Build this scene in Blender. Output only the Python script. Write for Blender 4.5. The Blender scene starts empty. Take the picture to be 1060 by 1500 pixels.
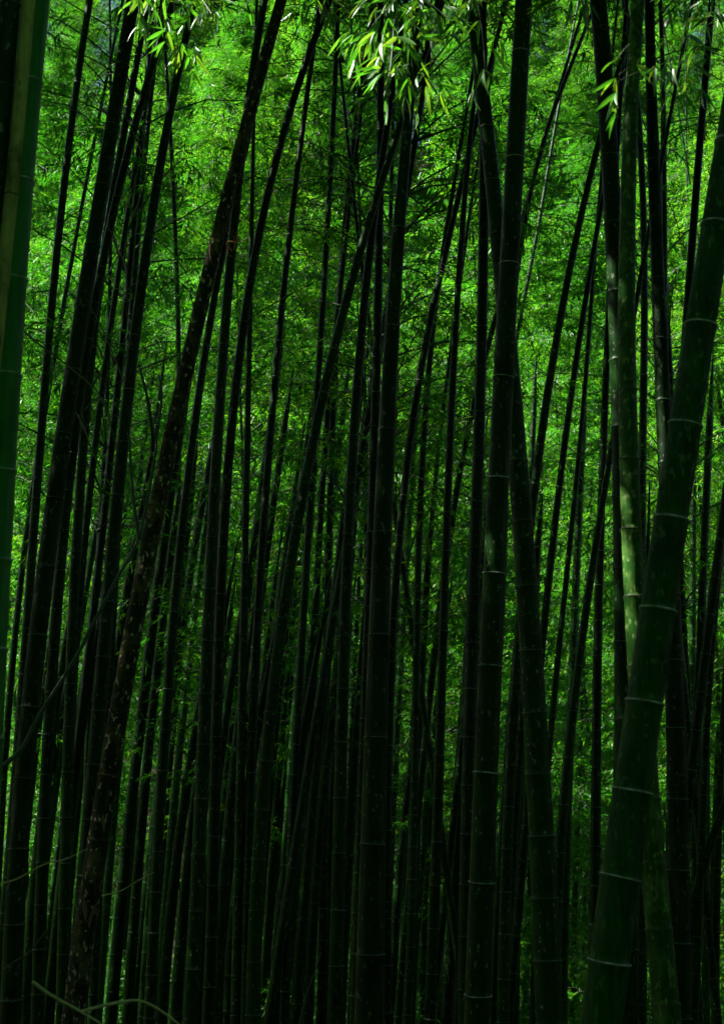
import bpy, math, random
import numpy as np
from mathutils import Vector, Matrix

R = math.radians
random.seed(7)
rng = np.random.default_rng(7)
scene = bpy.context.scene
col = scene.collection

# ------------------------------------------------------------------ camera
W, H = 1060, 1500
PITCH = R(12)
FOV = R(40)
F = (H / 2) / math.tan(FOV / 2)
CAM = Vector((0.0, 0.0, 1.7))
cam_data = bpy.data.cameras.new('camera')
cam = bpy.data.objects.new('camera', cam_data)
col.objects.link(cam)
cam.location = CAM
cam.rotation_euler = (R(90) + PITCH, 0, 0)
cam_data.sensor_fit = 'VERTICAL'
cam_data.sensor_height = 36
cam_data.sensor_width = 36 * W / H
cam_data.lens = 18 / math.tan(FOV / 2)
cam_data.clip_start = 0.05
cam_data.clip_end = 600
cam_data.dof.use_dof = True
cam_data.dof.focus_distance = 9.5
cam_data.dof.aperture_fstop = 6
scene.camera = cam

# ------------------------------------------------------------------ light
SUN_EL, SUN_AZ = R(50), R(-90)          # azimuth from +Y (ahead), negative = to the left
world = bpy.data.worlds.new('World')
scene.world = world
world.use_nodes = True
nt = world.node_tree
nt.nodes.clear()
sky = nt.nodes.new('ShaderNodeTexSky')
sky.sky_type = 'NISHITA'
sky.sun_disc = False
sky.sun_elevation = SUN_EL
sky.sun_rotation = SUN_AZ
sky.dust_density = 2.0
bg = nt.nodes.new('ShaderNodeBackground')
bg.inputs['Strength'].default_value = 0.05
wo = nt.nodes.new('ShaderNodeOutputWorld')
nt.links.new(sky.outputs[0], bg.inputs[0])
nt.links.new(bg.outputs[0], wo.inputs[0])

sun_data = bpy.data.lights.new('sun', 'SUN')
sun_data.energy = 5.0
sun_data.angle = R(0.5)
sun_data.color = (1.0, 0.95, 0.84)
sun = bpy.data.objects.new('sun', sun_data)
col.objects.link(sun)
sdir = Vector((math.cos(SUN_EL) * math.sin(SUN_AZ), math.cos(SUN_EL) * math.cos(SUN_AZ), math.sin(SUN_EL)))
sun.rotation_euler = (-sdir).to_track_quat('-Z', 'Y').to_euler()
sun.location = sdir * 60

vs = scene.view_settings
vs.view_transform = 'Standard'
vs.look = 'None'
vs.gamma = 1
vs.use_curve_mapping = False
vs.exposure = 2.25
cy = scene.cycles
cy.max_bounces = 5
cy.diffuse_bounces = 3
cy.glossy_bounces = 2
cy.transmission_bounces = 3
cy.transparent_max_bounces = 4
cy.caustics_reflective = False
cy.caustics_refractive = False
cy.sample_clamp_indirect = 3.0

# ------------------------------------------------------------------ terrain height
def ground_z(x, y):
    if y < 1.0:
        z = 0.0
    elif y < 26:
        z = -(y - 1.0) * 0.145
    elif y < 34:
        z = -3.625
    else:
        z = -3.625 + (y - 34) * 1.0
    z += 0.12 * math.sin(x * 0.7 + y * 0.31) * min(1, max(0, (abs(y) - 1) / 4)) + 0.05 * math.sin(x * 2.1 - y * 1.3)
    return z

# ------------------------------------------------------------------ helpers
def tag(o, label=None, cat=None, group=None, kind=None):
    if label: o['label'] = label
    if cat: o['category'] = cat
    if group: o['group'] = group
    if kind: o['kind'] = kind
    return o

def empty(name, loc):
    o = bpy.data.objects.new(name, None)
    o.empty_display_size = 0.2
    col.objects.link(o)
    o.location = loc
    return o

def link_mesh(name, me, parent=None, kind=None):
    o = bpy.data.objects.new(name, me)
    col.objects.link(o)
    if parent is not None: o.parent = parent
    if kind: o['kind'] = kind
    return o

def mesh_np(name, verts, faces, mat, nper=3, smooth=False, tint=None):
    me = bpy.data.meshes.new(name)
    verts = np.asarray(verts, np.float32); faces = np.asarray(faces, np.int32)
    me.vertices.add(len(verts)); me.vertices.foreach_set('co', verts.ravel())
    me.loops.add(faces.size); me.loops.foreach_set('vertex_index', faces.ravel())
    me.polygons.add(len(faces))
    me.polygons.foreach_set('loop_start', np.arange(0, faces.size, nper, dtype=np.int32))
    me.polygons.foreach_set('loop_total', np.full(len(faces), nper, np.int32))
    if smooth: me.polygons.foreach_set('use_smooth', np.ones(len(faces), bool))
    if tint is not None:
        a = me.attributes.new('tint', 'FLOAT', 'POINT')
        a.data.foreach_set('value', np.asarray(tint, np.float32))
    me.materials.append(mat)
    me.update(calc_edges=True)
    return me

# ------------------------------------------------------------------ materials
def new_mat(name):
    m = bpy.data.materials.new(name)
    m.use_nodes = True
    m.node_tree.nodes.clear()
    return m, m.node_tree.nodes, m.node_tree.links

def ramp(n, stops):
    r = n.new('ShaderNodeValToRGB')
    e = r.color_ramp.elements
    e[0].position, e[0].color = stops[0][0], (*stops[0][1], 1)
    e[1].position, e[1].color = stops[-1][0], (*stops[-1][1], 1)
    for p, c in stops[1:-1]:
        x = e.new(p); x.color = (*c, 1)
    return r

def leaf_material(name, dark, mid, light, trans, gloss=0.06, rough=0.35, tfac=0.5):
    m, n, l = new_mat(name)
    at = n.new('ShaderNodeAttribute'); at.attribute_name = 'tint'
    oi = n.new('ShaderNodeObjectInfo')
    mul = n.new('ShaderNodeMath'); mul.operation = 'MULTIPLY'; mul.inputs[1].default_value = 0.34
    l.new(oi.outputs['Random'], mul.inputs[0])
    add = n.new('ShaderNodeMath'); add.operation = 'ADD'; add.use_clamp = True
    sc_ = n.new('ShaderNodeMath'); sc_.operation = 'MULTIPLY'; sc_.inputs[1].default_value = 0.72
    l.new(at.outputs['Fac'], sc_.inputs[0])
    l.new(sc_.outputs[0], add.inputs[0]); l.new(mul.outputs[0], add.inputs[1])
    r1 = ramp(n, [(0.0, tuple(c * 0.6 for c in dark)), (0.5, mid), (0.9, light), (1.0, (0.22, 0.2, 0.05))])
    l.new(add.outputs[0], r1.inputs[0])
    r2 = ramp(n, [(0.0, tuple(c * 0.3 for c in trans)), (0.5, trans), (1.0, (trans[0] * 4.6, trans[1] * 1.5, trans[2] * 2))])
    l.new(add.outputs[0], r2.inputs[0])
    d = n.new('ShaderNodeBsdfDiffuse'); l.new(r1.outputs[0], d.inputs[0])
    t = n.new('ShaderNodeBsdfTranslucent'); l.new(r2.outputs[0], t.inputs[0])
    mx = n.new('ShaderNodeMixShader'); mx.inputs[0].default_value = tfac
    l.new(d.outputs[0], mx.inputs[1]); l.new(t.outputs[0], mx.inputs[2])
    g = n.new('ShaderNodeBsdfGlossy'); g.inputs['Roughness'].default_value = rough
    g.inputs[0].default_value = (0.9, 1.0, 0.95, 1)
    m2 = n.new('ShaderNodeMixShader'); m2.inputs[0].default_value = gloss
    l.new(mx.outputs[0], m2.inputs[1]); l.new(g.outputs[0], m2.inputs[2])
    o = n.new('ShaderNodeOutputMaterial'); l.new(m2.outputs[0], o.inputs[0])
    return m

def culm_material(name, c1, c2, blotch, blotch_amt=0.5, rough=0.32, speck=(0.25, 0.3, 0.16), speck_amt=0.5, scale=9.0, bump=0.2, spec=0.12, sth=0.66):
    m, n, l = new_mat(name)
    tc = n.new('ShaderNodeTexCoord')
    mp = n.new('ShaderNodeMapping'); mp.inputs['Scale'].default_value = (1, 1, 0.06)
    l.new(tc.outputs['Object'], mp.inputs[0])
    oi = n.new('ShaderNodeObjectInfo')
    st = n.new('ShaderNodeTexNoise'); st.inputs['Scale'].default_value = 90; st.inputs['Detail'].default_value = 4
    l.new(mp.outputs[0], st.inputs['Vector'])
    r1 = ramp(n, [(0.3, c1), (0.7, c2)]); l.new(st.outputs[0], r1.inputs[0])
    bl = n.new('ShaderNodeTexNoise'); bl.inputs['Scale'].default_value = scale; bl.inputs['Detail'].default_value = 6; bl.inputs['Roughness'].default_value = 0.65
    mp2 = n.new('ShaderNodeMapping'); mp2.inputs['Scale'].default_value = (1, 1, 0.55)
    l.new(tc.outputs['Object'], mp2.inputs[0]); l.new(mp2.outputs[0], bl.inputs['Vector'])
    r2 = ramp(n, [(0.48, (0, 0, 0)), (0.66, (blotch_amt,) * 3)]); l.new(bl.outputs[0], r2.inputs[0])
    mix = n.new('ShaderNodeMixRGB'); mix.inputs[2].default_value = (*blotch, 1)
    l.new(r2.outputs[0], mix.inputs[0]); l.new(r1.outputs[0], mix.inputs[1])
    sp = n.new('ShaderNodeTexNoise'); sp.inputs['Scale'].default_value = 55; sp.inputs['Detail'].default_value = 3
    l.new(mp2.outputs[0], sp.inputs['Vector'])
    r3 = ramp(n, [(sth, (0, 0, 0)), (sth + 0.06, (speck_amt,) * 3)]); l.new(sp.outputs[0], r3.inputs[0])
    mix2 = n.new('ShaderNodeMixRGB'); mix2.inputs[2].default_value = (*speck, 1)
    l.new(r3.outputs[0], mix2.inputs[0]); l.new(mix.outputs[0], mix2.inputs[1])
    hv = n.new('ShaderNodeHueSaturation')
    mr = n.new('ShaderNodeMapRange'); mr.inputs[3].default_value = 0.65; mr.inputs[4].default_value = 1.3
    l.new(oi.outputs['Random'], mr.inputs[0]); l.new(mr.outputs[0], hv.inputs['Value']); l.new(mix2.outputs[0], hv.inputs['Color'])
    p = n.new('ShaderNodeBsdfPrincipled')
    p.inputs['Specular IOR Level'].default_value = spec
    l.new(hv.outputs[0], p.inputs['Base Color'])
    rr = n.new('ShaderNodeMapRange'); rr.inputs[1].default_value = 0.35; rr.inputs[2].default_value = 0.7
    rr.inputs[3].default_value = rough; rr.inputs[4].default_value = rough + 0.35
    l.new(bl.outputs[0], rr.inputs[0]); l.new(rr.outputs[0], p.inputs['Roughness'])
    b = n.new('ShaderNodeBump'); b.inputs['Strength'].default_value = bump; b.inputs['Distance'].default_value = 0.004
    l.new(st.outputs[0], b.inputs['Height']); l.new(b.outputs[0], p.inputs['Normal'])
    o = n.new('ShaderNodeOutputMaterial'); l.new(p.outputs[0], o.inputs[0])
    return m

def plain_material(name, c1, c2, rough=0.6, scale=30):
    m, n, l = new_mat(name)
    tc = n.new('ShaderNodeTexCoord')
    t = n.new('ShaderNodeTexNoise'); t.inputs['Scale'].default_value = scale; t.inputs['Detail'].default_value = 5
    l.new(tc.outputs['Object'], t.inputs['Vector'])
    r = ramp(n, [(0.3, c1), (0.7, c2)]); l.new(t.outputs[0], r.inputs[0])
    p = n.new('ShaderNodeBsdfPrincipled'); p.inputs['Roughness'].default_value = rough
    l.new(r.outputs[0], p.inputs['Base Color'])
    b = n.new('ShaderNodeBump'); b.inputs['Strength'].default_value = 0.4; b.inputs['Distance'].default_value = 0.01
    l.new(t.outputs[0], b.inputs['Height']); l.new(b.outputs[0], p.inputs['Normal'])
    o = n.new('ShaderNodeOutputMaterial'); l.new(p.outputs[0], o.inputs[0])
    return m

M_LEAF = leaf_material('bamboo_leaf', (0.004, 0.06, 0.003), (0.011, 0.125, 0.004), (0.045, 0.22, 0.01), (0.056, 0.37, 0.008), gloss=0.022, tfac=0.48)
M_SPRAY = leaf_material('spray_leaf', (0.01, 0.08, 0.006), (0.025, 0.15, 0.01), (0.07, 0.22, 0.02), (0.09, 0.4, 0.012), gloss=0.1, rough=0.42)
M_DRY = leaf_material('dry_leaf', (0.3, 0.11, 0.025), (0.4, 0.16, 0.035), (0.45, 0.22, 0.05), (0.45, 0.18, 0.03), gloss=0.04, tfac=0.4)
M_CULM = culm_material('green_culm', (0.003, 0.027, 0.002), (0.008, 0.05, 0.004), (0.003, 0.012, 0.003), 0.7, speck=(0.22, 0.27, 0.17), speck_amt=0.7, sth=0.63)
M_FRESH = culm_material('fresh_green_culm', (0.008, 0.17, 0.012), (0.02, 0.28, 0.025), (0.006, 0.1, 0.01), 0.6, rough=0.3, speck_amt=0.2, scale=8, spec=0.3)
M_MOSS = culm_material('mottled_green_culm', (0.009, 0.045, 0.005), (0.018, 0.07, 0.009), (0.075, 0.16, 0.025), 0.95, rough=0.28, sth=0.58, speck=(0.2, 0.3, 0.1), speck_amt=0.5, scale=14)
M_BROWN = culm_material('brown_mottled_culm', (0.008, 0.012, 0.004), (0.02, 0.022, 0.008), (0.13, 0.11, 0.05), 0.8, rough=0.5, speck=(0.45, 0.38, 0.26), speck_amt=0.95, sth=0.6, scale=16, bump=0.5)
M_DEAD = culm_material('dead_tan_culm', (0.38, 0.38, 0.09), (0.55, 0.53, 0.18), (0.04, 0.035, 0.015), 0.8, rough=0.5, speck=(0.05, 0.04, 0.02), speck_amt=0.7, scale=8, bump=0.4)
M_RING = plain_material('pale_node_wax', (0.01, 0.035, 0.01), (0.2, 0.26, 0.17), 0.5, 2.4)
M_RINGD = plain_material('dark_node_scar', (0.012, 0.014, 0.008), (0.05, 0.045, 0.02), 0.7, 60)
M_TWIG = plain_material('green_twig', (0.012, 0.035, 0.008), (0.035, 0.07, 0.015), 0.55)
M_DRYTWIG = plain_material('dry_twig', (0.34, 0.33, 0.12), (0.58, 0.54, 0.24), 0.6, 80)
M_SHEATH = plain_material('papery_sheath', (0.1, 0.07, 0.03), (0.3, 0.22, 0.12), 0.8, 50)
M_GROUND = plain_material('leaf_litter_ground', (0.02, 0.02, 0.008), (0.06, 0.05, 0.02), 0.95, 6)

# ------------------------------------------------------------------ ground
def build_ground():
    xs = np.concatenate([np.linspace(-300, -40, 14), np.linspace(-36, 36, 73), np.linspace(40, 300, 14)])
    ys = np.concatenate([np.linspace(-300, -20, 12), np.linspace(-18, 90, 109), np.linspace(100, 300, 11)])
    v = []
    for y in ys:
        for x in xs:
            yy = min(y, 78)
            v.append((x, y, ground_z(x, yy) + 0.06 * math.sin(x * 3.3 + y * 2.7)))
    nx = len(xs)
    f = [(j * nx + i, j * nx + i + 1, (j + 1) * nx + i + 1, (j + 1) * nx + i) for j in range(len(ys) - 1) for i in range(nx - 1)]
    tag(link_mesh('ground', mesh_np('ground', v, f, M_GROUND, 4, True)), kind='structure')
build_ground()

# ------------------------------------------------------------------ leaves in bulk
def leaves_mesh(name, P, D, L, Wd, tint, mat, droop=0.15, r=rng):
    """two-triangle folded leaves: base P, unit direction D, length L, width Wd"""
    n = len(P)
    up = np.tile(np.array([0, 0, 1.0]), (n, 1)) + r.normal(0, 0.35, (n, 3))
    S = np.cross(D, up); S /= np.linalg.norm(S, axis=1, keepdims=True) + 1e-9
    N = np.cross(S, D)
    mid = P + D * (L * 0.38)[:, None]
    tip = P + D * L[:, None] - np.array([0, 0, 1.0]) * (L * droop)[:, None]
    a = mid + S * (Wd / 2)[:, None] + N * (Wd * 0.12)[:, None]
    b = mid - S * (Wd / 2)[:, None] + N * (Wd * 0.12)[:, None]
    V = np.stack([P, a, tip, b], 1).reshape(-1, 3)
    i = np.arange(n)[:, None] * 4
    Fc = np.concatenate([i + np.array([0, 1, 2]), i + np.array([0, 2, 3])], 1).reshape(-1, 3)
    return mesh_np(name, V, Fc, mat, 3, False, np.repeat(tint, 4))

def sticks(name, segs, mat):
    """triangular prisms: segs = (p0, p1, r0, r1)"""
    A = np.array([s[0] for s in segs]); B = np.array([s[1] for s in segs])
    ra = np.array([s[2] for s in segs]); rb = np.array([s[3] for s in segs])
    D = B - A; D /= np.linalg.norm(D, axis=1, keepdims=True) + 1e-9
    ref = np.where(np.abs(D[:, 2:3]) > 0.9, np.array([[1.0, 0, 0]]), np.array([[0, 0, 1.0]]))
    U = np.cross(D, ref); U /= np.linalg.norm(U, axis=1, keepdims=True)
    Vv = np.cross(D, U)
    vs_ = []
    for base, rad in ((A, ra), (B, rb)):
        for k in range(3):
            a = k * 2 * math.pi / 3
            vs_.append(base + (U * math.cos(a) + Vv * math.sin(a)) * rad[:, None])
    V = np.stack(vs_, 1).reshape(-1, 3)
    i = np.arange(len(segs))[:, None] * 6
    Fc = np.concatenate([i + np.array([k, (k + 1) % 3, 3 + (k + 1) % 3, 3 + k]) for k in range(3)], 1).reshape(-1, 4)
    return mesh_np(name, V, Fc, mat, 4, True)

def make_foliage(name, z0, z1, Rmax, n_nodes, per_node, clusters_per, seed, lean=0.0, big=0.78):
    """branches rise from nodes between z0 and z1 and droop at their ends; leaf fans along them"""
    r = np.random.default_rng(seed)
    segs, P, D, L, Wd, T = [], [], [], [], [], []
    for k in range(n_nodes):
        t = (k + r.random() * 0.6) / n_nodes
        z = z0 + (z1 - z0) * t
        prof = (0.55 + 0.45 * math.sin(math.pi * min(1, t * 1.05))) * (1 - 0.55 * t ** 3)
        for b in range(per_node):
            az = r.random() * 2 * math.pi
            ln = Rmax * prof * (0.55 + 0.6 * r.random())
            el = R(r.uniform(25, 60))
            p = np.array([0, 0, z]); d = np.array([math.cos(az) * math.cos(el), math.sin(az) * math.cos(el), math.sin(el)])
            nseg = 6; pts = [p]
            for s in range(nseg):
                d = d + np.array([0, 0, -0.17 - 0.05 * s * 0.6]) + r.normal(0, 0.07, 3)
                d /= np.linalg.norm(d)
                q = pts[-1] + d * ln / nseg
                segs.append((pts[-1], q, 0.0075 * (1 - s / nseg) + 0.0016, 0.0075 * (1 - (s + 1) / nseg) + 0.0014))
                pts.append(q)
            pts = np.array(pts)
            tb = r.random()
            for c in range(clusters_per):
                u = (0.22 + 0.78 * r.random()) * nseg
                i = min(int(u), nseg - 1)
                base = pts[i] + (pts[i + 1] - pts[i]) * (u - i)
                td = r.normal(0, 1, 3); td[2] = abs(td[2]) * 0.2 - 0.25; td /= np.linalg.norm(td)
                tl = r.uniform(0.12, 0.42)
                end = base + td * tl - np.array([0, 0, 0.05])
                if c % 2 == 0: segs.append((base, end, 0.0018, 0.001))
                m = r.integers(5, 10)
                for j in range(m):
                    pos = base + (end - base) * r.uniform(0.45, 1.0)
                    ld = td + r.normal(0, 0.62, 3); ld[2] -= 0.4; ld /= np.linalg.norm(ld)
                    P.append(pos); D.append(ld); L.append(r.uniform(0.075, 0.15) * big); Wd.append(r.uniform(0.012, 0.021) * big)
                    T.append(min(1, max(0, 0.36 * tb + r.normal(0.3, 0.3))))
    P, D, L, Wd, T = map(np.array, (P, D, L, Wd, T))
    fol = leaves_mesh(name + '_leaves', P, D, L, Wd, T, M_LEAF, r=r)
    br = sticks(name + '_branches', segs, M_TWIG)
    return fol, br, len(P)

FOLS = []
for s in range(3):
    FOLS.append(make_foliage('tall_foliage_%d' % s, 0.6, 12.6, 1.7, 44, 5, 38, 100 + s))
FOLS.append(make_foliage('tall_foliage_high', 3.6, 12.6, 1.8, 30, 5, 33, 150))
FOLS.append(make_foliage('tall_foliage_sparse', 4.2, 12.6, 1.7, 26, 4, 13, 151))
CROWNS = []
for s in range(2):
    CROWNS.append(make_foliage('crown_foliage_%d' % s, 0.0, 6.0, 1.7, 22, 5, 18, 200 + s))
SHRUBS = [make_foliage('undergrowth_%d' % s, 0.1, 2.2, 1.2, 12, 6, 16, 300 + s) for s in range(2)]
SPRIG = make_foliage('sprig', 0.0, 2.4, 0.8, 8, 3, 5, 401, big=0.85)
print('leaves', [f[2] for f in FOLS + CROWNS + SHRUBS])

# ------------------------------------------------------------------ culms
def px_ray(px, py):
    v = Vector(((px - W / 2) / F, (H / 2 - py) / F, -1.0))
    return cam.rotation_euler.to_matrix() @ v

def px_point(px, py, Y, k=0.0):
    """the point where the sight line through a pixel meets the plane y = Y + k*(z - 1.7)"""
    d = px_ray(px, py)
    t = (Y) / (d.y - k * d.z)
    return CAM + d * t

def tube(name, centers, radii, mat, sides=12, cap=True):
    C = np.array(centers, float); Rr = np.array(radii, float)
    T = np.gradient(C, axis=0); T /= np.linalg.norm(T, axis=1, keepdims=True) + 1e-9
    U = np.zeros_like(C); ref = np.array([1.0, 0, 0]) if abs(T[0][0]) < 0.8 else np.array([0, 1.0, 0])
    u = np.cross(T[0], ref); u /= np.linalg.norm(u)
    for i in range(len(C)):
        u = u - T[i] * np.dot(u, T[i]); u /= np.linalg.norm(u); U[i] = u
    V2 = np.cross(T, U)
    ang = np.arange(sides) * 2 * math.pi / sides
    V = C[:, None, :] + (U[:, None, :] * np.cos(ang)[None, :, None] + V2[:, None, :] * np.sin(ang)[None, :, None]) * Rr[:, None, None]
    V = V.reshape(-1, 3)
    f = []
    for i in range(len(C) - 1):
        for k in range(sides):
            a = i * sides + k; b = i * sides + (k + 1) % sides
            f.append((a, b, b + sides, a + sides))
    return mesh_np(name, V, f, mat, 4, True)

def ring_mesh(name, mat):
    prof = [(0.985, -0.3), (1.06, -0.24), (1.09, -0.1), (1.085, 0.0), (1.075, 0.07), (1.03, 0.12), (0.96, 0.15)]
    s = 24; V = []; f = []
    for rr, zz in prof:
        for k in range(s):
            a = 2 * math.pi * k / s
            V.append((rr * math.cos(a), rr * math.sin(a), zz + 0.02 * math.sin(3 * a + 1)))
    for i in range(len(prof) - 1):
        for k in range(s):
            a = i * s + k; b = i * s + (k + 1) % s
            f.append((a, b, b + s, a + s))
    return mesh_np(name, V, f, mat, 4, True)
RING = ring_mesh('node_ring', M_RING)
RINGD = ring_mesh('node_scar', M_RINGD)
M_RINGB = plain_material('bright_node_wax', (0.02, 0.07, 0.02), (0.8, 0.85, 0.75), 0.45, 1.8)
RINGB = ring_mesh('node_ring_pale', M_RINGB)

def leaf_mesh(name, mat, bend, fold=0.18, tint=0.5):
    V = []; f = []; nseg = 6
    for i in range(nseg + 1):
        t = i / nseg
        w = 0.5 * (math.sin(math.pi * min(1, t * 0.92 + 0.06)) ** 0.8) * (1 - 0.35 * t) if 0 < i < nseg else 0.03
        x = t; z = -bend * t * t
        V += [(x, w * 0.16, z + fold * w * 0.16), (x, 0, z), (x, -w * 0.16, z + fold * w * 0.16)]
    for i in range(nseg):
        a = i * 3
        f += [(a, a + 1, a + 4, a + 3), (a + 1, a + 2, a + 5, a + 4)]
    return mesh_np(name, V, f, mat, 4, True, np.full(len(V), tint))
SHEATH = leaf_mesh('sheath', M_SHEATH, 0.3, 0.4, 0.5)

MATS = {'g': M_CULM, 'f': M_FRESH, 'm': M_MOSS, 'b': M_BROWN, 'd': M_DEAD}
GROVE = 'bamboo culms standing in the near grove'
used_crowns = [0]

def culm(label, pts, w_top, w_bot, mat='g', nodes=None, Dm=None, rings=True, top=None, crown=True, group=GROVE, name='bamboo_culm', sheaths=(), twigs=0, stop_top=None, scar=False, bright=False, leafy=False):
    wmax = w_bot
    if Dm is None:
        Dm = 0.115 if wmax >= 34 else 0.1 if wmax >= 20 else 0.085 if wmax >= 12 else 0.07
    Y = Dm * F / wmax
    k = random.uniform(-0.03, 0.03)
    P = np.array([px_point(x, y, Y, k)[:] for x, y in pts])
    o = np.argsort(P[:, 2]); P = P[o]
    z, x = P[:, 2], P[:, 0]
    deg = 3 if len(z) >= 7 else 2 if len(z) >= 3 else 1
    zc = z.mean(); co = np.polyfit(z - zc, x, deg); fx = np.poly1d(co); dfx = fx.deriv()
    zlo, zhi = z[0], z[-1]
    def X(zz):
        if zz < zlo: return fx(zlo - zc) + dfx(zlo - zc) * (zz - zlo) * (0.8 if zz < zlo else 1)
        if zz > zhi:
            t = zz - zhi
            return fx(zhi - zc) + dfx(zhi - zc) * t + (0.004 * t * t) * (1 if dfx(zhi - zc) > 0 else -1)
        return fx(zz - zc)
    def Yc(zz): return Y + k * (zz - CAM.z)
    zg = ground_z(X(-1), Yc(-1))
    Htop = top if top else max(11.5, CAM.z + Y * math.tan(PITCH + FOV / 2) + 3.5) + random.uniform(-0.6, 1.2)
    r_bot = w_bot * Y / (2 * F); r_top = w_top * Y / (2 * F)
    def rad(zz):
        t = (zz - zlo) / max(zhi - zlo, 0.1)
        if t < 0: return r_bot * (1 - 0.12 * t * 0.5)
        if t <= 1: return r_bot + (r_top - r_bot) * t
        return r_top * max(0.12, 1 - 0.85 * (zz - zhi) / max(Htop - zhi, 0.5))
    # node heights
    if nodes is not None and len(nodes) > 1:
        nz = sorted([px_point(np.interp(yy, sorted(p[1] for p in pts), [p[0] for p in sorted(pts, key=lambda q: q[1])]), yy, Y, k).z for yy in nodes])
        sp = (nz[-1] - nz[0]) / (len(nz) - 1)
    else:
        sp = random.uniform(0.27, 0.36) * (Dm / 0.1) ** 0.5
        nz = [zg + random.uniform(0.05, 0.25)]
    while nz[0] - sp * 0.95 > zg + 0.05: nz.insert(0, nz[0] - sp * 0.95)
    while nz[-1] + sp < Htop - 0.3: nz.append(nz[-1] + sp * (1 + random.uniform(-0.03, 0.04)))
    root = Vector((X(zg), Yc(zg), zg - 0.05))
    stops = []
    zs = [zg - 0.15]
    prev = zg - 0.15
    for q in nz:
        if stop_top and q > stop_top: break
        for a, g in ((0.33, 1.0), (0.67, 1.0)):
            zs.append(prev + (q - prev) * a); stops.append((len(zs) - 1, 1.0))
        r0 = rad(q)
        for dz, g in ((-0.35, 1.0), (-0.14, 1.05), (0.0, 1.075), (0.12, 0.96), (0.4, 0.99)):
            zs.append(q + dz * r0); stops.append((len(zs) - 1, g))
        prev = q + 0.4 * r0
    zs.append(Htop if not stop_top else stop_top)
    g = {i: s for i, s in stops}
    C = [(X(q) - root.x, Yc(q) - root.y, q - root.z) for q in zs]
    Rr = [rad(q) * g.get(i, 1.0) for i, q in enumerate(zs)]
    th = empty(name, root)
    tag(th, label, 'bamboo', group)
    link_mesh('stalk', tube('stalk', C, Rr, MATS[mat], 16 if wmax > 24 else 10), th)
    # node rings that fall inside the picture
    zb_vis, zt_vis = CAM.z + Y * math.tan(PITCH - FOV / 2 - 0.02), CAM.z + Y * math.tan(PITCH + FOV / 2 + 0.03)
    first = True
    if rings and wmax >= 12:
        for q in nz:
            if q < zb_vis or q > zt_vis: continue
            if stop_top and q > stop_top: continue
            t = Vector((X(q + 0.05) - X(q - 0.05), Yc(q + 0.05) - Yc(q - 0.05), 0.1)).normalized()
            ob = link_mesh('node_ring', RINGD if scar else (RINGB if bright else RING), th)
            ob.location = (X(q) - root.x, Yc(q) - root.y, q - root.z)
            rot = t.to_track_quat('Z', 'Y') @ Matrix.Rotation(random.uniform(0, 6.28), 3, 'Z').to_quaternion()
            ob.rotation_euler = (rot @ Matrix.Rotation(R(random.uniform(-3, 3)), 3, 'X').to_quaternion()).to_euler()
            rr = rad(q); zsc = min(rr, 0.03) * random.uniform(0.3, 0.6) * (1.2 if bright else 0.8)
            ob.scale = (rr, rr, zsc)
    for yy in sheaths:
        xx = np.interp(yy, sorted(p[1] for p in pts), [p[0] for p in sorted(pts, key=lambda q: q[1])])
        q = px_point(xx, yy, Y, k).z; rr = rad(q)
        for s_ in range(2):
            ob = link_mesh('sheath', SHEATH, th)
            a = random.uniform(-0.9, 0.9)
            ob.location = (X(q) - root.x + rr * math.sin(a), Yc(q) - root.y - rr * math.cos(a) - 0.004, q - root.z + random.uniform(-0.03, 0.03))
            L = random.uniform(0.07, 0.14); ob.scale = (L, L * 1.3, L)
            ob.rotation_euler = (random.uniform(-0.6, 0.6), R(random.choice([75, 95, 110, -80])), a - R(90))
    # bare side twigs from nodes inside the picture
    if twigs:
        vis = [q for q in nz if q > zb_vis + 0.45 * (zt_vis - zb_vis) and q < zt_vis + 1.0]
        random.shuffle(vis)
        for q in vis[:int(twigs * 1.6)]:
            az = random.uniform(0, 6.28); segs = []
            d = np.array([math.cos(az), 0.5 * math.sin(az), random.uniform(0.5, 1.3)]); d /= np.linalg.norm(d)
            p = np.array([X(q) - root.x, Yc(q) - root.y, q - root.z]); ln = random.uniform(0.5, 1.5); n = 7
            r0 = rad(q) * 0.13 + 0.001
            for s in range(n):
                d = d + rng.normal(0, 0.09, 3) + np.array([0, 0, -0.06]); d /= np.linalg.norm(d)
                e = p + d * ln / n
                segs.append((p, e, r0 * (1 - s / n) + 0.001, r0 * (1 - (s + 1) / n) + 0.0008))
                if random.random() < 0.5:
                    dd = d + rng.normal(0, 0.6, 3); dd /= np.linalg.norm(dd)
                    segs.append((e, e + dd * random.uniform(0.1, 0.35), r0 * 0.35 + 0.0006, 0.0006))
                p = e
            link_mesh('side_branch', sticks('side_branch', segs, M_TWIG), th)
    if leafy:
        fol, br, _ = SPRIG
        cz = Htop - 2.0
        a, b, c = random.uniform(0, 6.28), random.uniform(0.7, 1.1), random.uniform(0.8, 1.1)
        for nm, me in (('foliage', fol), ('branches', br)):
            ob = link_mesh(nm, me, th, 'stuff')
            ob.location = (X(cz) - root.x, Yc(cz) - root.y, cz - root.z)
            ob.rotation_euler = (0, 0, a); ob.scale = (b, b, c)
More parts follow.
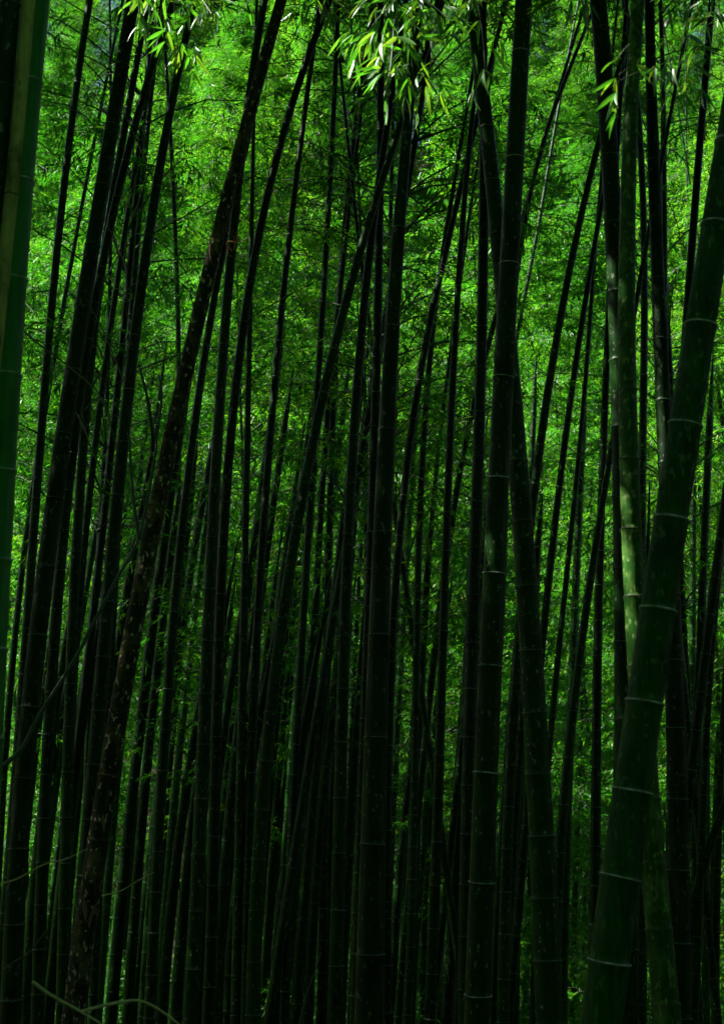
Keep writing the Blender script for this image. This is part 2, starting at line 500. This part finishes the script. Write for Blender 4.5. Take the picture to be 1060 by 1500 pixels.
    if crown:
        cz0 = max(CAM.z + Y * math.tan(PITCH + FOV / 2) + 0.9, 6.3)
        fol, br, _ = CROWNS[used_crowns[0] % 2]; used_crowns[0] += 1
        s = max(0.5, (Htop - cz0) / 6.0)
        for nm, me in (('foliage', fol), ('branches', br)):
            ob = link_mesh(nm, me, th, 'stuff')
            ob.location = (X(cz0) - root.x, Yc(cz0) - root.y, cz0 - root.z)
            t = Vector((X(Htop) - X(cz0), Yc(Htop) - Yc(cz0), Htop - cz0)).normalized()
            ob.rotation_euler = (t.to_track_quat('Z', 'Y')).to_euler()
            ob.scale = (1.0, 1.0, s)
    return th

# right foreground
MATS['h'] = culm_material('deep_green_culm', (0.002, 0.038, 0.002), (0.011, 0.09, 0.007), (0.003, 0.03, 0.003), 0.85, rough=0.34, speck=(0.08, 0.2, 0.06), speck_amt=0.6, sth=0.6, spec=0.13)
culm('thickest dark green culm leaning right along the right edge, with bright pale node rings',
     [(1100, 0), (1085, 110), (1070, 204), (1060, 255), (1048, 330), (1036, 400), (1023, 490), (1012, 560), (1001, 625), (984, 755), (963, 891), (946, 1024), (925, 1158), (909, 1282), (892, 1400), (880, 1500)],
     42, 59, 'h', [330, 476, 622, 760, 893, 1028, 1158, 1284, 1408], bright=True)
culm('mottled yellow green culm with a glossy streak near its top, left of the thickest culm',
     [(932, 0), (929, 51), (926, 136), (924, 204), (922, 306), (918, 374), (917, 476), (917, 568), (921, 670), (922, 772), (922, 874), (930, 950), (941, 1050), (952, 1150), (960, 1250), (966, 1350), (972, 1500)],
     21, 39, 'm', [52, 155, 258, 362, 468, 571, 673, 775, 874, 975, 1075, 1170, 1265, 1360], Dm=0.1, scar=True)
culm('dark culm leaning left at the top, directly left of the mottled yellow green culm',
     [(876, 0), (880, 68), (887, 153), (893, 238), (897, 306), (900, 374), (903, 476), (906, 560), (910, 700), (913, 850), (914, 1000), (915, 1200)],
     27, 30, 'g', None, Dm=0.1)
culm('straight dark culm right of the mottled green one, passing behind the thickest culm',
     [(949, 0), (955, 102), (957, 238), (960, 340), (962, 430), (965, 500), (968, 568), (973, 653), (980, 755), (986, 900), (989, 1034), (990, 1170), (991, 1300), (996, 1500)],
     16, 33, 'g', None, Dm=0.11)
culm('thick dark culm right of centre with widely spaced pale rings, leaning right at the top',
     [(770, 0), (761, 78), (756, 153), (751, 238), (748, 306), (743, 391), (741, 493), (739, 554), (736, 619), (732, 704), (729, 772), (724, 840), (719, 908), (714, 993), (709, 1100), (705, 1300), (700, 1500)],
     27, 37, 'g', [77, 232, 387, 553, 700, 840, 975], Dm=0.11, bright=True)
culm('left leaning culm crossing behind the thick dark widely ringed culm, its rings thin and regular',
     [(688, -10), (699, 80), (712, 190), (722, 280), (733, 370), (742, 470), (750, 580), (758, 670), (765, 806), (771, 908), (777, 993), (783, 1034), (790, 1136), (796, 1238), (800, 1340), (802, 1500)],
     20, 40, 'g', [675, 764, 858, 952, 1043, 1133, 1224, 1315, 1406], Dm=0.125)
culm('upright near black culm touching the left side of the thick dark culm right of centre',
     [(709, 150), (707, 250), (706, 400), (704, 500), (703, 600), (701, 700), (697, 806), (691, 908), (687, 1000), (685, 1200), (682, 1500)],
     15, 22, 'g', None, Dm=0.1)
# left foreground
culm('bright green culm with pale ridged node rings along the left edge',
     [(54, 0), (41, 120), (28, 265), (18, 410), (10, 550), (1, 690), (-7, 820), (-13, 950), (-21, 1080), (-40, 1500)],
     44, 50, 'f', [-20, 120, 265, 410, 550, 690, 820, 950, 1081, 1210, 1340], Dm=0.11, bright=True)
culm('dead yellowish tan culm crossing before the bright green culm in the top left corner',
     [(43, 0), (35, 90), (26, 180), (17, 285), (5, 400), (-8, 520), (-30, 700)],
     21, 23, 'd', [-60, 285, 620], Dm=0.046, scar=True)
culm('black culm filling the top left corner, left of the yellowish tan one',
     [(17, 0), (8, 90), (-2, 200), (-12, 320), (-24, 450), (-45, 700)],
     34, 36, 'g', None, Dm=0.072)
culm('very thick plain dark culm in the middle of the picture, smooth down to the bottom',
     [(596, 187), (588, 272), (584, 340), (579, 408), (576, 493), (570, 560), (565, 640), (560, 740), (557, 840), (554, 976), (551, 1102), (546, 1238), (540, 1476)],
     17, 40, 'g', [478, 630, 780, 930, 1080], Dm=0.115)
culm('slim dark culm running up along the left flank of the very thick middle culm',
     [(558, 20), (557, 102), (557, 187), (555, 272), (554, 374), (553, 493), (551, 602), (547, 720), (541, 850), (537, 980), (530, 1200), (522, 1500)], 11, 20, 'g')
# mottled brown leaning trunk
brown = culm('mottled brown leaning culm with peeling sheaths and an orange leaf tuft, rising to the right',
     [(414, 0), (394, 68), (379, 119), (357, 180), (340, 255), (322, 340), (297, 435), (282, 500), (267, 568), (251, 636), (236, 721), (224, 789), (214, 840), (200, 908), (190, 976), (177, 1034), (163, 1102), (149, 1170), (139, 1238), (129, 1306), (119, 1408), (112, 1500)],
     18, 33, 'b', [160, 255, 350, 445, 541, 636, 741, 843, 943, 1040, 1135, 1230], Dm=0.1, sheaths=(350, 541, 741, 1200, 1350), scar=True)

# ---- others, left to right
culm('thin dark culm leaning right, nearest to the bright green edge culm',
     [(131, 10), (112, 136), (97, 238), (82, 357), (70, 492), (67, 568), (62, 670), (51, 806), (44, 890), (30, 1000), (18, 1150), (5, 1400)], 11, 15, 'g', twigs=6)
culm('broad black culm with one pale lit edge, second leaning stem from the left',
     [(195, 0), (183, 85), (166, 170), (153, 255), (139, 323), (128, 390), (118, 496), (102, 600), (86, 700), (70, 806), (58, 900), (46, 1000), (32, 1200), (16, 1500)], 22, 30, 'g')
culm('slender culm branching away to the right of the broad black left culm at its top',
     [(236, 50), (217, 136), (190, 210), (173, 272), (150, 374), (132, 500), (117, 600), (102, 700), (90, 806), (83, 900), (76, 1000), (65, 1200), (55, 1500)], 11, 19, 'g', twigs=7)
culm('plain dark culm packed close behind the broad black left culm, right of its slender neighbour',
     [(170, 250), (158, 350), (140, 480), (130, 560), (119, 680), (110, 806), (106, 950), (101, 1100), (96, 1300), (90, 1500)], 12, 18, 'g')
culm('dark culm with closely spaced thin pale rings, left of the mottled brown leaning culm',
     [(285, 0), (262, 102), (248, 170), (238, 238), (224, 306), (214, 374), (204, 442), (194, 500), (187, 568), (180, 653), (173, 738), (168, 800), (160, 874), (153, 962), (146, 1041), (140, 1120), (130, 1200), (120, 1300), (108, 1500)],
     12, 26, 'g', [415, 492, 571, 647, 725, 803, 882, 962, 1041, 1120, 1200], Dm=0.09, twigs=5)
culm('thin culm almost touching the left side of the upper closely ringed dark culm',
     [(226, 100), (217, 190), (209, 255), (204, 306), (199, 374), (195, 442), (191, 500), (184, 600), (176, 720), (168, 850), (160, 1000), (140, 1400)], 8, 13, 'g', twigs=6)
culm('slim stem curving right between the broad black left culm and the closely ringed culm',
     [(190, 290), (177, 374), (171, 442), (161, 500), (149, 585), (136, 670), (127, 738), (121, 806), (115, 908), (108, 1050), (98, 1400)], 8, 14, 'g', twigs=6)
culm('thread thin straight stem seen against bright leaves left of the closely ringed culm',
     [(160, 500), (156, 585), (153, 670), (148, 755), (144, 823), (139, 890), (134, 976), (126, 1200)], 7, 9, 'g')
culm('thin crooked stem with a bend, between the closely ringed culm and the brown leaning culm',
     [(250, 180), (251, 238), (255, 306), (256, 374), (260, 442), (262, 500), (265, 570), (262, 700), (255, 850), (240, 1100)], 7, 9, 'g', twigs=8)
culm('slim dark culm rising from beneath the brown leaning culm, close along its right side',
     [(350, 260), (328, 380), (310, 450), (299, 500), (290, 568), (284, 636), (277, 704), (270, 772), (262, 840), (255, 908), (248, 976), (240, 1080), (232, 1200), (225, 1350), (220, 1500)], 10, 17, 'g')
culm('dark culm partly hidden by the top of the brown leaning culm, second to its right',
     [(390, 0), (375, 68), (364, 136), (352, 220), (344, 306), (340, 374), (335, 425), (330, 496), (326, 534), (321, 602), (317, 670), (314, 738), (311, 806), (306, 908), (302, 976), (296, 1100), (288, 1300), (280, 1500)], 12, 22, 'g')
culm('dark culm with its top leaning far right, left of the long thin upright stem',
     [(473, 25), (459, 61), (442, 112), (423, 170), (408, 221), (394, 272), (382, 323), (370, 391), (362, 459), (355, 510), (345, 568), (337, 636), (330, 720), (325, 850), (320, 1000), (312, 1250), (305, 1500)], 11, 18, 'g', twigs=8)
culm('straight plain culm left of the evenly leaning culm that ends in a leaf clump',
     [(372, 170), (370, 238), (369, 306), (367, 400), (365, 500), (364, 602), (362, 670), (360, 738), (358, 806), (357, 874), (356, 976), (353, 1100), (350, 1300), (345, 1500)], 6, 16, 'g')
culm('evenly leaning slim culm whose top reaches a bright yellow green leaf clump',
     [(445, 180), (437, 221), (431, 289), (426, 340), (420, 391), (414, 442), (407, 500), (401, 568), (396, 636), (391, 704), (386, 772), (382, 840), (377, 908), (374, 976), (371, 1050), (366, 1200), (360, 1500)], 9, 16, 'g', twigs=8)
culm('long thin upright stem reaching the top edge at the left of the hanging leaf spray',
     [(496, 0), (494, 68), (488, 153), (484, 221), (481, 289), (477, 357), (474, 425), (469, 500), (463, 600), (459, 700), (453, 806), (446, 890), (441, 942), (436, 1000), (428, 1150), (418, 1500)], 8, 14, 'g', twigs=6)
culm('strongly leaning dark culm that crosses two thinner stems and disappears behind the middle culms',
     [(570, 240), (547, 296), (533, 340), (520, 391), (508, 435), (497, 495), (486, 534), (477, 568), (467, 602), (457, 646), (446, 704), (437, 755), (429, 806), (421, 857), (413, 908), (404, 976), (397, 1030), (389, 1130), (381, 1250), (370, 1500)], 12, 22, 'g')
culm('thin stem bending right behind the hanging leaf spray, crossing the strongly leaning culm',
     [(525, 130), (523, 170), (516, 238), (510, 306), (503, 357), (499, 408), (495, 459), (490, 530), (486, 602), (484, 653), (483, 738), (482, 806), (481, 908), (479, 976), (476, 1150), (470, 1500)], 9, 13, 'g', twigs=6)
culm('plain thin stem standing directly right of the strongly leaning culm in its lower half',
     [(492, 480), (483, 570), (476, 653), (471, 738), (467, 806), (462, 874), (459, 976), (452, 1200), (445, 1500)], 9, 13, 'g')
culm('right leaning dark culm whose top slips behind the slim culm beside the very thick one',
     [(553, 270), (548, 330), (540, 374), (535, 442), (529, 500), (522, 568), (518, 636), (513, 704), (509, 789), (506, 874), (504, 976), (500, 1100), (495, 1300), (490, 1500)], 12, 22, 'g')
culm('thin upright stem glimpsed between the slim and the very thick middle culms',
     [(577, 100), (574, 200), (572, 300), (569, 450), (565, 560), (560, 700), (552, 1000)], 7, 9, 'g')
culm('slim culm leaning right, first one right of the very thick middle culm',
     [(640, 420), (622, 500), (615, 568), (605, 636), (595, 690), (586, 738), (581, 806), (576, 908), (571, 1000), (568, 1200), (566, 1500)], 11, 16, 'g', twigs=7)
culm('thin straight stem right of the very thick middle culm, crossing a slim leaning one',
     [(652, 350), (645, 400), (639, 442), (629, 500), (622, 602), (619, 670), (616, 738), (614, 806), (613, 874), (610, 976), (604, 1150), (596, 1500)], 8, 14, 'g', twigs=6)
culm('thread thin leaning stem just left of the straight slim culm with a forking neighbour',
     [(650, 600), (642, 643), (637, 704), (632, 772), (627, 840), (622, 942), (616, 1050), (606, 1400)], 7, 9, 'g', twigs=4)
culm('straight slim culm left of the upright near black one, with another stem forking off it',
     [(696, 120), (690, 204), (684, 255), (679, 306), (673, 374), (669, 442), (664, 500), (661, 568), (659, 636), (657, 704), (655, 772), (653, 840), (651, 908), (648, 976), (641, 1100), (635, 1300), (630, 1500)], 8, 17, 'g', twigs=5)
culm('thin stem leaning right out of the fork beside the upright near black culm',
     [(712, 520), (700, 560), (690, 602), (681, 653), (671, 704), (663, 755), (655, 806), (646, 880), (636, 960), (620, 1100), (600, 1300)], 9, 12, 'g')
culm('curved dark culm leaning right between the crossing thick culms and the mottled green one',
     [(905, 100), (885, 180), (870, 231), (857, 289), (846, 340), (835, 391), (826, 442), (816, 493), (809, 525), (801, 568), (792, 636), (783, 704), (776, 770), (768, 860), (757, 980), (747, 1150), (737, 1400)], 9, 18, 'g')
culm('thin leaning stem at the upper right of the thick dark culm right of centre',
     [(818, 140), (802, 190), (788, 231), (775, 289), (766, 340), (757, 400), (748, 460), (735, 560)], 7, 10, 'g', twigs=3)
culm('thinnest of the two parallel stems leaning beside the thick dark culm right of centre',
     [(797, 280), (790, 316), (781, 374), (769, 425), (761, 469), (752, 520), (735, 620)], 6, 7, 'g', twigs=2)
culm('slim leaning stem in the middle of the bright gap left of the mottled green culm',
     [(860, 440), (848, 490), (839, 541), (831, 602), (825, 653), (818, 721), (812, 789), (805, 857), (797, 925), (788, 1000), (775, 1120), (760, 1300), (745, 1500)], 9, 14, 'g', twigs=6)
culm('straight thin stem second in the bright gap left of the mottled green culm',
     [(862, 500), (856, 561), (849, 636), (843, 704), (836, 772), (831, 840), (824, 908), (816, 976), (806, 1060), (795, 1200), (780, 1500)], 7, 11, 'g', twigs=6)
culm('dark culm leaning right to meet the mottled green culm half way up',
     [(905, 600), (895, 646), (887, 704), (879, 755), (871, 806), (864, 857), (856, 908), (846, 976), (837, 1050), (828, 1150), (820, 1250), (812, 1450)], 9, 17, 'g', twigs=6)
culm('short thick upright dark stem low down in the gap, left of the thickest culm',
     [(876, 900), (874, 976), (873, 1034), (873, 1120), (872, 1204), (870, 1350), (868, 1500)], 13, 16, 'g')
culm('slim black culm between the mottled green culm and the straight one behind the thickest culm',
     [(915, 10), (930, 120), (938, 240), (943, 330), (943, 430), (942, 500), (941, 600), (940, 700), (940, 820), (942, 1000)], 10, 13, 'g')
culm('thin culm reaching the top edge close right of the straight dark culm there',
     [(965, 0), (969, 50), (972, 130), (970, 240), (972, 340), (974, 450), (975, 600), (1000, 1000)], 7, 12, 'g')
culm('dark culm with leafy top near the top right corner, behind the thickest culm lower down',
     [(1042, 0), (1034, 102), (1027, 170), (1022, 238), (1017, 306), (1010, 400), (1003, 500), (995, 640), (985, 900)], 11, 15, 'g')
culm('dark culm leaning right out of the right edge half way down',
     [(1075, 640), (1063, 710), (1056, 760), (1050, 823), (1040, 908), (1032, 959), (1026, 1017), (1019, 1068), (1011, 1136), (1003, 1204), (990, 1320), (975, 1500)], 12, 18, 'g')
culm('steeply tilted dark culm low at the right edge, crossing the upright ones',
     [(1075, 1140), (1057, 1190), (1040, 1238), (1023, 1289), (1008, 1335), (995, 1385), (970, 1490)], 12, 13, 'g', crown=False, top=9.5)
culm('slim upright stem low down, second from the right edge',
     [(1046, 900), (1040, 980), (1036, 1034), (1030, 1136), (1026, 1238), (1020, 1400), (1015, 1500)], 10, 13, 'g')
culm('slim upright stem low down, nearest to the right edge',
     [(1062, 1000), (1056, 1100), (1051, 1200), (1050, 1300), (1048, 1440), (1046, 1500)], 9, 12, 'g')
culm('thin curved stem sweeping up right of the thickest culm at mid height',
     [(1022, 690), (1024, 730), (1027, 772), (1035, 823), (1042, 880), (1047, 960), (1050, 1100)], 5, 7, 'g')
culm('thin slanted stem beside the right edge above the curved one',
     [(1040, 480), (1046, 534), (1053, 585), (1060, 640), (1068, 720)], 5, 7, 'g', twigs=3)
culm('thin dark stem close to the bright green edge culm at mid height and below',
     [(60, 640), (53, 690), (42, 755), (37, 800), (31, 860), (20, 950), (10, 1080), (2, 1200), (-8, 1400)], 8, 12, 'g')

# ---- deep stems that nothing tells apart
DEEP = 'slim dark stems deep in the grove'
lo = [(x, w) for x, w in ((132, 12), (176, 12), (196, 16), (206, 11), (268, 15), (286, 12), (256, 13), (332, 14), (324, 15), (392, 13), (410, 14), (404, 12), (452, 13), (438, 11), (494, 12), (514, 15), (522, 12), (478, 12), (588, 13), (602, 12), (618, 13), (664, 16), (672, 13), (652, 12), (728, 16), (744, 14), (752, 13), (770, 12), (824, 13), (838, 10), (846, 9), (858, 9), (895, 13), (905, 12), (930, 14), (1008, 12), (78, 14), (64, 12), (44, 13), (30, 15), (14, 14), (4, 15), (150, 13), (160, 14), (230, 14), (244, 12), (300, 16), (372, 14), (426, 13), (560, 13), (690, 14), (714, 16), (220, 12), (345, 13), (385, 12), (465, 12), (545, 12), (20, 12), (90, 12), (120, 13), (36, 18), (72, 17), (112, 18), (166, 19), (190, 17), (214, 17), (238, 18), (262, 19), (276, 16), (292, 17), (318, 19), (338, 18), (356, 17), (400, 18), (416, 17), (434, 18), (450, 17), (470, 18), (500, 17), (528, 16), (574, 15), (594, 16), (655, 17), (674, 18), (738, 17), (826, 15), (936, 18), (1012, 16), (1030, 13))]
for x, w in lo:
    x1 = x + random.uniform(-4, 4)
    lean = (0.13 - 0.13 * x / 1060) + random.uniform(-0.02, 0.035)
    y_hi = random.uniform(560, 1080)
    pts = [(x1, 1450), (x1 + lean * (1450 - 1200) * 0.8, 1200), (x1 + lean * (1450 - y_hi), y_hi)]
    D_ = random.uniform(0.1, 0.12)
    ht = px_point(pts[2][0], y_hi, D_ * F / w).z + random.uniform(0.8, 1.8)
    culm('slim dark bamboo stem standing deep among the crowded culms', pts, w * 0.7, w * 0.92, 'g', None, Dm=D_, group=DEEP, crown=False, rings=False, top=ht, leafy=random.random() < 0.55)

# ------------------------------------------------------------------ leafy plants behind the grove
def plant(x, y, s, rz, tilt, kind, label, group, name='leafy_bamboo'):
    th = empty(name, (x, y, ground_z(x, y) - 0.05))
    th.rotation_euler = (tilt[0], tilt[1], rz)
    th.scale = (s, s, s)
    tag(th, label, 'bamboo', group)
    fol, br, _ = FOLS[kind]
    link_mesh('foliage', fol, th, 'stuff')
    link_mesh('branches', br, th, 'stuff')
    link_mesh('stalk', STALKS[kind], th)
    return th
STALKS = []
for s in range(5):
    zs = np.linspace(0, 12.8, 40)
    C = [(0.05 * math.sin(z * 0.5 + s), 0.04 * math.cos(z * 0.4 + s), z) for z in zs]
    STALKS.append(tube('far_stalk', C, [0.034 * (1 - 0.88 * (z / 12.8) ** 1.3) for z in zs], M_CULM, 6))
BACK = 'leafy bamboo plants filling the background'
pts_used = []
n = 0
brg = random.Random(11)
for y0, y1, count in ((12, 18, 7), (18, 20, 3), (20, 24, 6), (24, 29, 9), (29, 35, 13), (35, 44, 28), (44, 56, 50), (56, 74, 60)):
    for i in range(count):
        for _ in range(30):
            y = brg.uniform(y0, y1)
            half = y * 0.27 + 1.5
            x = -half + 2 * half * (i + brg.uniform(0.0, 1.0)) / count if y0 == 12 else brg.uniform(-half, half)
            if all((x - a) ** 2 + (y - b) ** 2 > 1.3 ** 2 for a, b in pts_used): break
        pts_used.append((x, y))
        s = brg.uniform(1.2, 1.5) * (1.15 if y > 40 else 1)
        plant(x, y, s, brg.uniform(0, 6.28), (R(brg.uniform(-4, 4)), R(brg.uniform(-2, 8))), 4 if y < 18 else 3 if y < 20 else n % 4,
              'leafy bamboo plant in the bright green mass behind the dark culms', BACK)
        n += 1
UNDER = 'low leafy bamboo behind the culm feet'
for i in range(52):
    y = random.uniform(18, 36); half = y * 0.27 + 1
    x = random.uniform(-half, half)
    th = empty('low_bamboo', (x, y, ground_z(x, y) - 0.05))
    th.rotation_euler = (0, 0, random.uniform(0, 6.28)); s = random.uniform(0.8, 1.3); th.scale = (s, s, s)
    tag(th, 'low leafy bamboo clump glimpsed between the culm feet', 'bamboo', UNDER)
    fol, br, _ = SHRUBS[i % 2]
    link_mesh('foliage', fol, th, 'stuff'); link_mesh('branches', br, th, 'stuff')

# ------------------------------------------------------------------ unseen leaf mass added around the viewpoint to shade the grove
def sun_gap(P, spots):
    """leaves that do not stand between these spots and the sun (openings cut into the added canopy to let sun through)"""
    S = np.array(sdir[:])
    keep = np.ones(len(P), bool)
    for c, rad in spots:
        v = P - np.array(c)
        t = v @ S
        dist = np.linalg.norm(v - t[:, None] * S, axis=1)
        keep &= ~((dist < rad) & (t > 0))
    return keep

def build_shade_thicket():  # leaf walls and canopy added out of view to block sky and sun
    r = np.random.default_rng(5)
    def wall(n):
        ang = r.uniform(R(165), R(375), n); rad = r.uniform(5.0, 9.5, n)
        return np.stack([rad * np.cos(ang), rad * np.sin(ang), r.uniform(0.0, 12, n)], 1)
    def sides(n):
        y = r.uniform(0, 13, n); sg = np.where(r.random(n) < 0.5, -1, 1)
        return np.stack([sg * (0.27 * y + r.uniform(2.3, 6.0, n)), y, r.uniform(-0.1 * y, 12.5, n)], 1)
    def low_sides(n):  # low leaf banks added to cut sideways sky light on the deep stems
        y = r.uniform(12, 24, n); sg = np.where(r.random(n) < 0.5, -1, 1)
        return np.stack([sg * (0.27 * y + r.uniform(2.3, 6.0, n)), y, r.uniform(-3.6, 3.6, n)], 1)
    def over(n):  # leaf layer added above the frame to keep sun off the culms
        y = r.uniform(0.8, 17.5, n)
        lo_ = np.maximum(7.5, 1.7 + 0.66 * y + 0.8)
        hw = 0.3 * y + 5.5
        return np.stack([-hw - 7 + r.random(n) * (2 * hw + 7), y, lo_ + r.uniform(0, 3.2, n)], 1)
    P = np.concatenate([wall(200000), sides(110000), over(230000), low_sides(60000)])
    spots = [(px_point(x, y, Y)[:], q) for x, y, Y, q in SUNNY]
    P = P[sun_gap(P, spots)]
    n = len(P)
    D = r.normal(0, 1, (n, 3)); D[:, 2] -= 0.6; D /= np.linalg.norm(D, axis=1, keepdims=True)
    me = leaves_mesh('shade_thicket', P, D, r.uniform(0.18, 0.36, n), r.uniform(0.04, 0.07, n), r.uniform(0.1, 0.8, n), M_LEAF, r=r)
    o = link_mesh('shade_thicket', me)
    tag(o, 'unseen bamboo foliage added overhead and around the viewpoint to shade the grove', 'foliage', kind='stuff')
SUNNY = [(590, 10, 4.75, 0.4), (590, 130, 4.75, 0.38), (245, 20, 5.0, 0.4), (690, 40, 4.9, 0.25), (440, 0, 7.0, 0.4), (927, 90, 5.25, 0.08), (1015, 40, 4.8, 0.28), (900, 120, 3.6, 0.25), (338, 355, 6.0, 0.13), (38, 150, 4.22, 0.06)]  # spots the added canopy is opened for, so sun reaches them
build_shade_thicket()

# ------------------------------------------------------------------ foreground leaf sprays
SPL = [leaf_mesh('spray_leaf', M_SPRAY, b, 0.3, t) for b, t in ((0.1, 0.2), (0.25, 0.5), (0.4, 0.75), (0.18, 0.65), (0.05, 0.4))]

def spray(label, stems, Y, leaf_len, n_leaves, seed, width_px=2.5, spread=0.7, name='leaf_spray', twig_mat=None, leaves=SPL, down=0.45):
    """stems: lists of pixel points for the twigs, all near distance Y"""
    rr = random.Random(seed)
    allp = []
    for st in stems:
        kk = rr.uniform(-0.25, 0.25)
        pp = []
        for i, (x, y) in enumerate(st):
            pp.append(px_point(x, y, Y + kk * i * 0.3))
        allp.append(pp)
    root = allp[0][0]
    th = empty(name, root)
    tag(th, label, 'leaf spray' if leaves else 'branch', 'leafy sprays hanging into the top of the picture' if leaves else None)
    for pp in allp:
        C = []; n = 5
        for i in range(len(pp) - 1):
            for j in range(n):
                C.append(pp[i].lerp(pp[i + 1], j / n) - root)
        C.append(pp[-1] - root)
        C = np.array([c[:] for c in C])
        for _ in range(3):
            C[1:-1] = (C[:-2] + 2 * C[1:-1] + C[2:]) / 4
        r0 = width_px * Y / (2 * F)
        link_mesh('twig', tube('twig', C, np.linspace(r0, r0 * 0.5, len(C)), twig_mat or M_TWIG, 6), th)
    if leaves:
        cnt = 0
        while cnt < n_leaves:
            pp = rr.choice(allp)
            i = rr.randrange(len(pp) - 1)
            base = pp[i].lerp(pp[i + 1], rr.random())
            along = (pp[i + 1] - pp[i]).normalized()
            # a small fan of leaves on a short twiglet
            tw = Vector((rr.gauss(0, 1), rr.gauss(0, 0.7), rr.gauss(-0.1, 0.5))).normalized()
            tip = base + tw * rr.uniform(0.03, 0.12) * spread * 1.4
            for j in range(rr.randint(2, 4)):
                d = (tw + along * 0.5 + Vector((rr.gauss(0, 0.6), rr.gauss(0, 0.6), rr.gauss(-down, 0.35)))).normalized()
                ob = link_mesh('leaf', rr.choice(leaves), th)
                q = d.to_track_quat('X', 'Z') @ Matrix.Rotation(rr.gauss(0, 0.6), 3, 'X').to_quaternion()
                ob.location = tip - root; ob.rotation_euler = q.to_euler()
                L = leaf_len * rr.uniform(0.6, 1.15)
                ob.scale = (L, L * rr.uniform(0.8, 1.25), L)
                cnt += 1
    return th

spray('bright leaf spray with glinting white leaves hanging at the top centre', [[(585, -60), (580, 0), (575, 60), (572, 100), (560, 150)], [(578, 10), (600, 60), (605, 110), (612, 160)], [(580, 0), (550, 30), (530, 60)], [(590, -30), (630, 5), (660, 30)]], 4.8, 0.105, 270, 1)
spray('yellow green leaf spray hanging at the top left, above the slender leaning culms', [[(215, -70), (222, -10), (218, 40)], [(240, -60), (255, 0), (258, 40), (262, 85)], [(235, -60), (290, -10), (310, 20)], [(210, -60), (195, -20), (190, 20)]], 4.8, 0.1, 190, 2)
spray('wispy spray with a curving twig reaching left across the mottled green culm', [[(1000, 80), (960, 98), (920, 110), (880, 135), (850, 160)], [(1000, 80), (985, 120), (965, 170)], [(950, 100), (925, 95), (905, 110)]], 3.6, 0.08, 34, 3, 1.6)
spray('glinting leaf spray in the top right corner, against the pale sky', [[(1030, -50), (1010, 0), (1000, 50), (1005, 90)], [(1040, -40), (1040, 20), (1050, 60)], [(1040, -40), (1075, 10), (1060, 90)]], 4.8, 0.095, 130, 4)
spray('small green leaf spray beside the top of the crossing left leaning culm', [[(690, -40), (702, 20), (708, 60), (710, 110)], [(700, -20), (725, 20), (735, 45)], [(700, -30), (670, -5), (655, 15)]], 4.9, 0.1, 75, 5)
spray('loose leaf tips hanging at the top edge between the two right hand culms', [[(860, -50), (872, -15), (880, 8)], [(830, -50), (838, -12), (835, 10)]], 4.4, 0.1, 14, 6)
spray('soft leaf spray hanging at the top edge above the leaning and upright thin stems', [[(430, -60), (440, -15), (438, 15)], [(380, -60), (365, -20), (360, 10)], [(480, -60), (500, -20), (510, 10)], [(440, -60), (460, -10), (470, 20)]], 7.0, 0.12, 70, 7)
spray('narrow leaf spray at the top edge right of the thick dark culm', [[(800, -50), (795, -10), (800, 30)], [(820, -50), (845, -15), (850, 10)]], 7.0, 0.11, 30, 8)

# orange dry leaf tuft on the brown culm
def tuft():
    base = px_point(336, 350, 0.1 * F / 33 - 0.16)
    th = empty('dry_leaf_tuft', base)
    tag(th, 'small orange dry leaf tuft caught on the mottled brown culm', 'leaf tuft')
    me = [leaf_mesh('dry_leaf', M_DRY, b, 0.3, 0.5) for b in (0.3, 0.6)]
    for i in range(11):
        ob = link_mesh('leaf', me[i % 2], th)
        ob.location = (random.uniform(-0.02, 0.04), random.uniform(-0.02, 0.02), random.uniform(-0.05, 0.05))
        ob.rotation_euler = (random.uniform(-1, 1), random.uniform(-0.3, 1.4), random.uniform(-1.5, 1.5))
        s = random.uniform(0.04, 0.075); ob.scale = (s, s * 1.5, s)
tuft()

# ------------------------------------------------------------------ bare branches
def branch(label, stems, Y, w, mat, name='bare_branch'):
    return spray(label, stems, Y, 0, 0, hash(label) % 1000 if False else len(label), w, leaves=None, twig_mat=mat, name=name)
branch('long dark bent branch climbing from the left edge across the leaning culms and forking', [[(-30, 1150), (0, 1126), (34, 1098), (50, 1060), (85, 1005), (119, 952), (132, 921), (153, 884), (173, 843), (187, 823), (204, 789), (217, 731), (227, 670), (231, 636), (238, 585), (234, 551)], [(224, 660), (224, 636), (217, 585), (204, 534)], [(204, 789), (196, 740), (192, 690), (190, 640)]], 5.6, 7, M_TWIG)
branch('thin arching dark twig crossing the left culms at mid height', [[(20, 470), (51, 500), (102, 537), (136, 565), (153, 588), (166, 636), (173, 663)], [(136, 565), (148, 545), (155, 520)]], 5.8, 3.5, M_TWIG)
branch('pale dry twig rising from the left edge near the bottom', [[(-40, 1308), (0, 1295), (24, 1289), (65, 1265), (95, 1260), (127, 1244)]], 4.4, 2.6, M_DRYTWIG)
branch('thin pale twig slanting up right of the brown culm foot', [[(150, 1312), (177, 1306), (204, 1289), (225, 1278)]], 5.5, 2.2, M_DRYTWIG)
branch('forked yellowish dead branch lying across the bottom left corner', [[(48, 1438), (73, 1457), (119, 1482), (149, 1500), (190, 1530)], [(119, 1482), (146, 1474), (204, 1463), (234, 1479), (262, 1500), (290, 1525)]], 4.2, 5, M_DRYTWIG)
branch('faint twig low at the left edge under the pale dry one', [[(-30, 1440), (0, 1425), (17, 1411), (45, 1395), (68, 1362)]], 5.0, 2.5, M_TWIG)
branch('thin twig leaning right low down, left of the very thick middle culm', [[(436, 1510), (448, 1460), (462, 1420), (470, 1395)]], 6.0, 3, M_TWIG)
